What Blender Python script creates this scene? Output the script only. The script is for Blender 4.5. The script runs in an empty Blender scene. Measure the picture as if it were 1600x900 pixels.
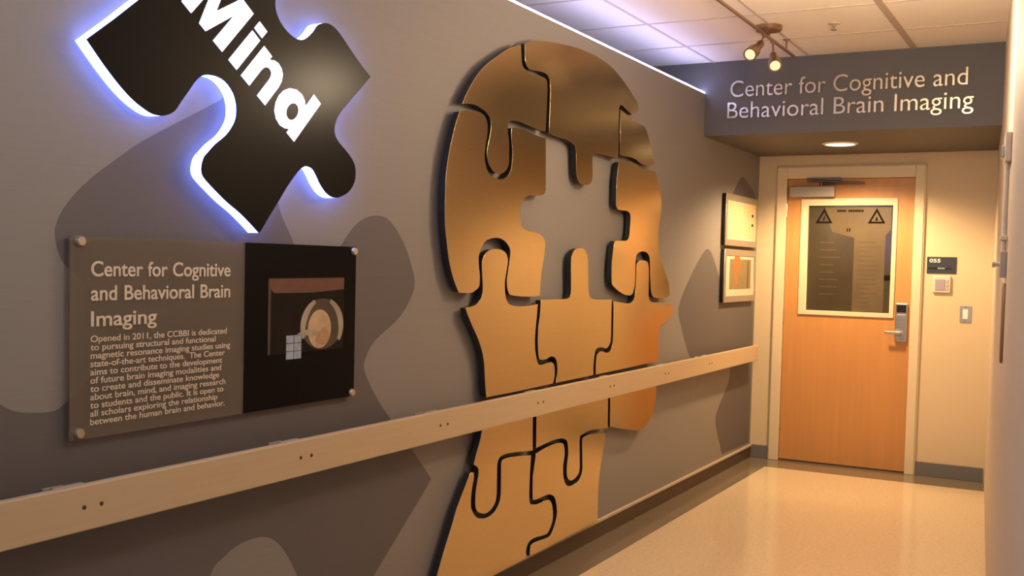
import bpy, bmesh, math, random
from mathutils import Vector, Matrix
C = bpy.context.scene.collection
SC = bpy.context.scene
random.seed(4)

# ---------------------------------------------------------------- camera, world, exposure, room lights
YE, YH, ZC, ZS, ZL = 2.701, 1.357, 2.788, 2.312, 2.587     # end wall, header, ceiling, soffit, top of clad wall
YB = -7.6                                                  # corridor end behind the camera
cam_data = bpy.data.cameras.new('camera'); cam = bpy.data.objects.new('camera', cam_data); C.objects.link(cam)
yaw, pitch, roll = 0.4971, -0.0438, 0.0243
sy, cy, sp, cp = math.sin(yaw), math.cos(yaw), math.sin(pitch), math.cos(pitch)
fwd = Vector((-sy*cp, cy*cp, sp)); rgt = Vector((cy, sy, 0)); up = rgt.cross(fwd)
r2 = math.cos(roll)*rgt + math.sin(roll)*up; u2 = -math.sin(roll)*rgt + math.cos(roll)*up
rot = Matrix((r2, u2, -fwd)).transposed()
cam.matrix_world = Matrix.Translation((2.2451, -5.3546, 1.4561)) @ rot.to_4x4()
cam_data.sensor_width = 36.0; cam_data.lens = 1655.0/1600*36; cam_data.shift_y = 32.88/1600
cam_data.clip_start = 0.01
SC.camera = cam
SC.view_settings.view_transform = 'Standard'; SC.view_settings.look = 'None'
SC.view_settings.gamma = 1.0; SC.view_settings.exposure = 0.0
SC.view_settings.use_curve_mapping = False
w = bpy.data.worlds.new('world'); SC.world = w; w.use_nodes = True
w.node_tree.nodes['Background'].inputs[0].default_value = (0.9, 0.8, 0.7, 1)
w.node_tree.nodes['Background'].inputs[1].default_value = 0.05

def lamp(name, kind, loc, aim, energy, color, size=0.1, spot=None, blend=0.6, size_y=None, parent=None):
    d = bpy.data.lights.new(name, kind); d.energy = energy; d.color = color
    if kind == 'AREA':
        d.size = size
        if size_y: d.shape = 'RECTANGLE'; d.size_y = size_y
    else: d.shadow_soft_size = size
    if kind == 'SPOT': d.spot_size = math.radians(spot); d.spot_blend = blend
    o = bpy.data.objects.new(name, d); C.objects.link(o)
    o.location = loc; o.rotation_euler = (Vector(aim)-Vector(loc)).to_track_quat('-Z', 'Y').to_euler()
    if parent:
        o.parent = parent; o.matrix_parent_inverse = parent.matrix_world.inverted()
    return o
WARM = (1.0, 0.66, 0.34); SOFT = (1.0, 0.83, 0.66); COOL = (0.93, 0.92, 1.0)
LAMPS_CEILING = [  # the corridor's ceiling lamps, outside the picture
    ((1.42, -0.95, 2.35), 44, (1.0, 0.76, 0.50)), ((1.15, -3.4, 2.3), 17, (1.0, 0.94, 0.88)), ((1.15, -5.9, 2.3), 24, (0.90, 0.95, 1.0))]
for p_, e_, c_ in LAMPS_CEILING:
    lamp('ceiling_lamp', 'POINT', p_, (p_[0], p_[1], 0), e_, c_, 0.10)
lamp('ceiling_fill', 'AREA', (1.70, -1.5, 2.05), (1.0, -0.1, ZC), 10, (1.0, 0.78, 0.55), 0.3, size_y=0.15)  # added fill without a fixture, brightens the ceiling

# ---------------------------------------------------------------- materials
def nt(m): return m.node_tree
def mat(name, col, rough=0.5, metal=0.0, var=0.0, vscale=(8, 8, 8), bump=0.0, bscale=(60, 60, 60), spec=0.5, emit=None, estr=0.0, coat=0.0, detail=3.0):
    m = bpy.data.materials.new(name); m.use_nodes = True; t = nt(m); b = t.nodes['Principled BSDF']
    b.inputs['Base Color'].default_value = (*col, 1); b.inputs['Roughness'].default_value = rough
    b.inputs['Metallic'].default_value = metal; b.inputs['Specular IOR Level'].default_value = spec
    b.inputs['Coat Weight'].default_value = coat
    if emit: b.inputs['Emission Color'].default_value = (*emit, 1); b.inputs['Emission Strength'].default_value = estr
    tc = t.nodes.new('ShaderNodeNewGeometry')
    def noise(sc):
        mp = t.nodes.new('ShaderNodeMapping'); mp.inputs['Scale'].default_value = sc
        t.links.new(tc.outputs['Position'], mp.inputs['Vector'])
        n = t.nodes.new('ShaderNodeTexNoise'); n.inputs['Scale'].default_value = 1.0; n.inputs['Detail'].default_value = detail
        t.links.new(mp.outputs['Vector'], n.inputs['Vector']); return n
    if var > 0:
        n = noise(vscale); mx = t.nodes.new('ShaderNodeMix'); mx.data_type = 'RGBA'
        mx.inputs['A'].default_value = (*[c*(1-var) for c in col], 1); mx.inputs['B'].default_value = (*[min(1, c*(1+var)) for c in col], 1)
        t.links.new(n.outputs['Fac'], mx.inputs['Factor']); t.links.new(mx.outputs['Result'], b.inputs['Base Color'])
    if bump > 0:
        n = noise(bscale); bp = t.nodes.new('ShaderNodeBump'); bp.inputs['Strength'].default_value = bump; bp.inputs['Distance'].default_value = 0.002
        t.links.new(n.outputs['Fac'], bp.inputs['Height']); t.links.new(bp.outputs['Normal'], b.inputs['Normal'])
    return m
M = {}
M['wall_taupe'] = mat('wall_taupe', (0.222, 0.205, 0.197), 0.6, var=0.06, vscale=(3, 3, 160), bump=0.05, bscale=(20, 20, 400))
M['wall_mural'] = mat('wall_mural', (0.106, 0.095, 0.099), 0.6, var=0.06, vscale=(3, 3, 160), bump=0.05, bscale=(20, 20, 400))
M['header_paint'] = mat('header_paint', (0.108, 0.104, 0.105), 0.6, var=0.03)
M['wall_cream'] = mat('wall_cream', (0.62, 0.50, 0.33), 0.6, var=0.03, vscale=(2, 2, 2), bump=0.05)
M['wall_beige'] = mat('wall_beige', (0.56, 0.47, 0.38), 0.6, var=0.03, vscale=(2, 2, 2), bump=0.05)
M['frame_paint'] = mat('frame_paint', (0.66, 0.55, 0.38), 0.4, var=0.02)
M['ceiling_tile'] = mat('ceiling_tile', (0.90, 0.82, 0.71), 0.8, var=0.04, vscale=(90, 90, 90), bump=0.1, bscale=(150, 150, 150))
M['ceiling_tee'] = mat('ceiling_tee', (0.60, 0.50, 0.44), 0.5, var=0.02)
M['ceiling_slot'] = mat('ceiling_slot', (0.50, 0.40, 0.32), 0.6, var=0.02)
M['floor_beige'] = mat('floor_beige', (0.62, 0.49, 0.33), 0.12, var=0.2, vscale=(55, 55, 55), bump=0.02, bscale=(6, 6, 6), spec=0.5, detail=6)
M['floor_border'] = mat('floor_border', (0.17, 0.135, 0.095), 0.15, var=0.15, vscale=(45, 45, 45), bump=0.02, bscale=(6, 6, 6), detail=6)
M['base_dark'] = mat('base_dark', (0.07, 0.045, 0.03), 0.45, var=0.1)
M['base_grey'] = mat('base_grey', (0.14, 0.14, 0.135), 0.5, var=0.08)
M['trim_pale'] = mat('trim_pale', (0.5, 0.42, 0.33), 0.4, var=0.04)
M['brass'] = mat('brass', (0.60, 0.46, 0.255), 0.19, 1.0, var=0.09, vscale=(5, 4, 260), bump=0.03, bscale=(8, 8, 700))
_b = M['brass'].node_tree; _v = _b.nodes.new('ShaderNodeCombineXYZ'); _v.inputs['Z'].default_value = 1.0   # brushed along the wall
_b.links.new(_v.outputs[0], _b.nodes['Principled BSDF'].inputs['Tangent']); _b.nodes['Principled BSDF'].inputs['Anisotropic'].default_value = 0.55
M['shade_black'] = mat('shade_black', (0.012, 0.012, 0.014), 0.5, var=0.05)  # near-black standing in for shade in plate gaps and along picture edges
M['brass_edge'] = mat('brass_edge', (0.75, 0.62, 0.45), 0.35, 1.0, var=0.03)
M['rail_wood'] = mat('rail_wood', (0.51, 0.39, 0.25), 0.42, var=0.07, vscale=(2, 3, 70))
M['steel'] = mat('steel', (0.55, 0.52, 0.47), 0.32, 1.0, var=0.05)
M['dark_steel'] = mat('dark_steel', (0.16, 0.14, 0.12), 0.4, 1.0, var=0.05)
M['screw'] = mat('screw', (0.08, 0.055, 0.035), 0.5, 0.6, var=0.05)
M['face_black'] = mat('face_black', (0.007, 0.0065, 0.0065), 0.25, var=0.05, vscale=(5, 4, 260), spec=0.08)
M['glow'] = mat('glow', (0.8, 0.85, 1.0), 0.4, emit=(0.17, 0.25, 1.0), estr=9.0)
M['letter_glow'] = mat('letter_glow', (0.85, 0.87, 1.0), 0.4, emit=(0.72, 0.74, 1.0), estr=0.85)
M['led'] = mat('led', (0.9, 0.9, 1.0), 0.4, emit=(0.44, 0.49, 1.0), estr=22.0)
M['lamp_lens'] = mat('lamp_lens', (1, 0.95, 0.8), 0.4, emit=(1.0, 0.88, 0.62), estr=3.0)
M['bulb'] = mat('bulb', (1, 0.9, 0.7), 0.3, emit=(1.0, 0.72, 0.42), estr=0.3)
M['bronze'] = mat('bronze', (0.36, 0.24, 0.15), 0.3, 0.9, var=0.05)
M['white_trim'] = mat('white_trim', (0.75, 0.7, 0.6), 0.4, var=0.02)
M['door_wood'] = mat('door_wood', (0.50, 0.24, 0.08), 0.38, var=0.13, vscale=(28, 28, 1.6), bump=0.03, bscale=(60, 60, 4))
M['door_glass'] = mat('door_glass', (0.050, 0.038, 0.020), 0.14, var=0.3, vscale=(6, 6, 4), spec=0.5)
M['door_glass'].node_tree.nodes['Principled BSDF'].inputs['IOR'].default_value = 1.8
M['ink_brown'] = mat('ink_brown', (0.008, 0.005, 0.003), 0.8, var=0.05, spec=0.1)
M['ink_pale'] = mat('ink_pale', (0.075, 0.052, 0.028), 0.6, var=0.05)
M['film_sheen'] = mat('film_sheen', (0.10, 0.072, 0.036), 0.35, var=0.3, vscale=(7, 7, 5))  # paler tone of the pane's reflection, put into the colour
M['closer_grey'] = mat('closer_grey', (0.34, 0.30, 0.27), 0.4, 0.3, var=0.03)
M['reader_black'] = mat('reader_black', (0.01, 0.01, 0.01), 0.25, var=0.05)
M['sign_navy'] = mat('sign_navy', (0.022, 0.028, 0.038), 0.4, var=0.05)
M['sign_text'] = mat('sign_text', (0.7, 0.7, 0.7), 0.5, var=0.02)
M['panel_black'] = mat('panel_black', (0.005, 0.0045, 0.0045), 0.15, var=0.05, spec=0.08)
M['text_cream'] = mat('text_cream', (0.62, 0.52, 0.42), 0.6, var=0.03)
M['standoff'] = mat('standoff', (0.62, 0.56, 0.44), 0.3, 0.9, var=0.05)
M['letter_metal'] = mat('letter_metal', (0.66, 0.60, 0.49), 0.24, 1.0, var=0.04, vscale=(60, 60, 8))
M['frame_silver'] = mat('frame_silver', (0.42, 0.38, 0.31), 0.4, 0.7, var=0.05)
M['mat_board'] = mat('mat_board', (0.58, 0.47, 0.35), 0.6, var=0.03)
M['certificate'] = mat('certificate', (0.60, 0.42, 0.24), 0.6, var=0.06)
M['photo_olive'] = mat('photo_olive', (0.22, 0.17, 0.085), 0.5, var=0.25, vscale=(30, 30, 20))
M['photo_orange'] = mat('photo_orange', (0.36, 0.14, 0.05), 0.5, var=0.2, vscale=(40, 40, 40))
M['photo_dark'] = mat('photo_dark', (0.014, 0.011, 0.010), 0.3, var=0.25, vscale=(12, 12, 12))
M['photo_rose'] = mat('photo_rose', (0.15, 0.075, 0.055), 0.35, var=0.2, vscale=(20, 20, 50))
M['photo_ring'] = mat('photo_ring', (0.36, 0.31, 0.23), 0.35, var=0.45, vscale=(14, 14, 14))
M['photo_mid'] = mat('photo_mid', (0.09, 0.07, 0.05), 0.35, var=0.3, vscale=(14, 14, 14))
M['photo_skin'] = mat('photo_skin', (0.50, 0.36, 0.23), 0.4, var=0.35, vscale=(18, 18, 18))
M['photo_blush'] = mat('photo_blush', (0.40, 0.24, 0.14), 0.4, var=0.35, vscale=(25, 25, 25))
M['grid_blue'] = mat('grid_blue', (0.30, 0.36, 0.47), 0.4, var=0.5, vscale=(70, 70, 70))
M['plastic_pale'] = mat('plastic_pale', (0.62, 0.56, 0.46), 0.4, var=0.03)
M['plastic_grey'] = mat('plastic_grey', (0.42, 0.38, 0.36), 0.4, var=0.05)
M['plastic_lilac'] = mat('plastic_lilac', (0.32, 0.28, 0.34), 0.3, var=0.08)
M['switch_white'] = mat('switch_white', (0.8, 0.78, 0.74), 0.3, var=0.02)
M['wood_strip'] = mat('wood_strip', (0.34, 0.21, 0.11), 0.5, var=0.1)
# clear grey acrylic of the info panel
m = bpy.data.materials.new('acrylic_grey'); m.use_nodes = True; t = nt(m); b = t.nodes['Principled BSDF']
b.inputs['Base Color'].default_value = (0.21, 0.175, 0.135, 1); b.inputs['Roughness'].default_value = 0.25
tr = t.nodes.new('ShaderNodeBsdfTransparent'); tr.inputs[0].default_value = (0.9, 0.88, 0.85, 1)
mx = t.nodes.new('ShaderNodeMixShader'); mx.inputs[0].default_value = 0.45
t.links.new(tr.outputs[0], mx.inputs[1]); t.links.new(b.outputs[0], mx.inputs[2]); t.links.new(mx.outputs[0], t.nodes['Material Output'].inputs[0])
M['acrylic_grey'] = m
for k_ in M:
    if k_.startswith('photo'): M[k_].node_tree.nodes['Principled BSDF'].inputs['Specular IOR Level'].default_value = 0.08

# ---------------------------------------------------------------- builders
def tagged(o, label=None, cat=None, group=None, kind=None):
    if label: o['label'] = label
    if cat: o['category'] = cat
    if group: o['group'] = group
    if kind: o['kind'] = kind
    return o
def empty(name, loc, label=None, cat=None, group=None, kind=None):
    o = bpy.data.objects.new(name, None); C.objects.link(o); o.location = loc; o.empty_display_size = 0.05
    bpy.context.view_layer.update()
    return tagged(o, label, cat, group, kind)
def link_mesh(name, me, mats, parent=None):
    o = bpy.data.objects.new(name, me); C.objects.link(o)
    if not isinstance(mats, (list, tuple)): mats = [mats]
    if len(me.materials): me.materials.clear()
    for mm in mats: me.materials.append(M[mm] if isinstance(mm, str) else mm)
    # origin to the lowest centre of the shape
    if len(me.vertices):
        vs = [v.co for v in me.vertices]
        mn = Vector((min(v.x for v in vs), min(v.y for v in vs), min(v.z for v in vs)))
        mx_ = Vector((max(v.x for v in vs), max(v.y for v in vs), max(v.z for v in vs)))
        c = Vector(((mn.x+mx_.x)/2, (mn.y+mx_.y)/2, mn.z))
        me.transform(Matrix.Translation(-c)); o.location = c
        if parent:
            o.parent = parent
            q = parent; off = Vector((0, 0, 0))
            while q is not None: off += q.location; q = q.parent
            o.location = c-off
    return o
def obj(name, bm, mats, parent=None, smooth=None):
    bmesh.ops.recalc_face_normals(bm, faces=bm.faces[:])
    me = bpy.data.meshes.new(name); bm.to_mesh(me); bm.free()
    if smooth is not None:
        for p_ in me.polygons: p_.use_smooth = True
        me.set_sharp_from_angle(angle=math.radians(smooth))
    return link_mesh(name, me, mats, parent)
def box(bm, lo, hi, bevel=0.0, mi=0, F=None):
    """box between two corners; F maps local coordinates to the world"""
    vs = []
    for z in (lo[2], hi[2]):
        for x, y in ((lo[0], lo[1]), (hi[0], lo[1]), (hi[0], hi[1]), (lo[0], hi[1])):
            p_ = Vector((x, y, z)); vs.append(bm.verts.new(F @ p_ if F else p_))
    fs = [bm.faces.new([vs[i] for i in q]) for q in ((3, 2, 1, 0), (4, 5, 6, 7), (0, 1, 5, 4), (1, 2, 6, 5), (2, 3, 7, 6), (3, 0, 4, 7))]
    for f in fs: f.material_index = mi
    if bevel > 0:
        es = list({e for f in fs for e in f.edges})
        r = bmesh.ops.bevel(bm, geom=es, offset=bevel, segments=2, profile=0.5, affect='EDGES')
        for f in r['faces']: f.material_index = mi
def tube(bm, a, b_, r, r2=None, seg=20, mi=0, caps=True):
    a, b_ = Vector(a), Vector(b_); d = b_-a; q = d.to_track_quat('Z', 'Y').to_matrix().to_4x4()
    res = bmesh.ops.create_cone(bm, cap_ends=caps, segments=seg, radius1=r, radius2=r if r2 is None else r2, depth=d.length,
                                matrix=Matrix.Translation((a+b_)/2) @ q)
    for f in {f for v in res['verts'] for f in v.link_faces}: f.material_index = mi
def lathe(bm, prof, F, seg=28, mi=0):
    """profile of (radius, height) turned about local z, F places it"""
    rings = []
    for r, h in prof:
        if r < 1e-6: rings.append([bm.verts.new(F @ Vector((0, 0, h)))])
        else: rings.append([bm.verts.new(F @ Vector((r*math.cos(2*math.pi*k/seg), r*math.sin(2*math.pi*k/seg), h))) for k in range(seg)])
    for A_, B_ in zip(rings, rings[1:]):
        for k in range(seg):
            a = A_[k % len(A_)]; b_ = A_[(k+1) % len(A_)]; c = B_[(k+1) % len(B_)]; d = B_[k % len(B_)]
            q = []
            for v in (a, b_, c, d):
                if v not in q: q.append(v)
            if len(q) > 2: bm.faces.new(q).material_index = mi
def frame_of(origin, u, v, w_):
    return Matrix(((u[0], v[0], w_[0], origin[0]), (u[1], v[1], w_[1], origin[1]), (u[2], v[2], w_[2], origin[2]), (0, 0, 0, 1)))
F_LEFT = frame_of((0, 0, 0), (0, 1, 0), (0, 0, 1), (1, 0, 0))          # (y, z, out of the left wall)
F_END = frame_of((0, YE, 0), (1, 0, 0), (0, 0, 1), (0, -1, 0))         # (x, z, out of the end wall)
F_HEAD = frame_of((0, YH, 0), (1, 0, 0), (0, 0, 1), (0, -1, 0))
F_RIGHT = frame_of((1.664, YE, 0), (0.0824, -0.9966, 0), (0, 0, 1), (-0.9966, -0.0824, 0))   # the right wall splays
def smooth_loop(pts, n=3):
    """Catmull-Rom through the points, breaking at points flagged as corners"""
    N = len(pts); out = []
    P = [Vector((p_[0], p_[1])) for p_ in pts]; corner = [len(p_) > 2 and bool(p_[2]) for p_ in pts]
    for i in range(N):
        p1, p2 = P[i], P[(i+1) % N]
        p0 = P[i-1] if not corner[i] else p1+(p1-p2)
        p3 = P[(i+2) % N] if not corner[(i+1) % N] else p2+(p2-p1)
        for k in range(n):
            t_ = k/n
            out.append(0.5*((2*p1)+(p2-p0)*t_+(2*p0-5*p1+4*p2-p3)*t_*t_+(3*p1-p0-3*p2+p3)*t_**3))
    return out
def slab_mesh(loops, F, w0, w1, bevel=0.0, res=2, inset=0.0):
    """flat shape (with holes) of real thickness between depths w0 and w1 along F's third axis"""
    cu = bpy.data.curves.new('outline', 'CURVE'); cu.dimensions = '2D'; cu.fill_mode = 'BOTH'
    for lp in loops:
        s = cu.splines.new('POLY'); s.points.add(len(lp)-1); s.use_cyclic_u = True
        for q, p_ in zip(s.points, lp): q.co = (p_[0], p_[1], 0, 1)
    cu.extrude = max((w1-w0)/2-bevel, 0.0); cu.bevel_depth = bevel; cu.bevel_resolution = res; cu.offset = -bevel-inset
    o = bpy.data.objects.new('outline', cu); C.objects.link(o)
    dg = bpy.context.evaluated_depsgraph_get()
    me = bpy.data.meshes.new_from_object(o.evaluated_get(dg)); bpy.data.objects.remove(o); bpy.data.curves.remove(cu)
    me.transform(F @ Matrix.Translation((0, 0, (w0+w1)/2)))
    return me
def slab(name, loops, F, w0, w1, mats, parent=None, bevel=0.0):
    return link_mesh(name, slab_mesh(loops, F, w0, w1, bevel), mats, parent)
def text_mesh(body, F, size, w0, w1, width=None, bold=0.0, squeeze=1.0, spacing=1.0, height=None):
    cu = bpy.data.curves.new('text', 'FONT'); cu.body = body; cu.size = size; cu.extrude = (w1-w0)/2; cu.offset = bold
    cu.space_character = spacing
    o = bpy.data.objects.new('text', cu); C.objects.link(o); dg = bpy.context.evaluated_depsgraph_get()
    me = bpy.data.meshes.new_from_object(o.evaluated_get(dg)); bpy.data.objects.remove(o); bpy.data.curves.remove(cu)
    xs = [v.co.x for v in me.vertices]; lo, hi = min(xs), max(xs)
    k = (width/(hi-lo)) if width else squeeze
    me.transform(F @ Matrix.Translation((0, 0, (w0+w1)/2)) @ Matrix.Diagonal((k, 1, 1, 1)) @ Matrix.Translation((-lo, 0, 0)))
    return me
def extents(parts, size):
    cu = bpy.data.curves.new('text', 'FONT'); cu.size = size; o = bpy.data.objects.new('text', cu); C.objects.link(o); out = []
    for s_ in parts:
        cu.body = s_; dg = bpy.context.evaluated_depsgraph_get(); dg.update()
        me = bpy.data.meshes.new_from_object(o.evaluated_get(dg)); xs = [v.co.x for v in me.vertices]; bpy.data.meshes.remove(me)
        out.append((min(xs), max(xs)))
    bpy.data.objects.remove(o); bpy.data.curves.remove(cu); return out
def at(F, x, y, z=0): return F @ Matrix.Translation((x, y, z))
def rect(a, b_, c, d): return [(a, b_), (c, b_), (c, d), (a, d)]
def ellipse(cx, cy_, rx, ry, n=28): return [(cx+rx*math.cos(2*math.pi*k/n), cy_+ry*math.sin(2*math.pi*k/n)) for k in range(n)]
def join_into(bm, me, mi=0):
    n = len(bm.faces); bm.from_mesh(me); bm.faces.ensure_lookup_table()
    for f in bm.faces[n:]: f.material_index = mi
    bpy.data.meshes.remove(me)

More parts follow.
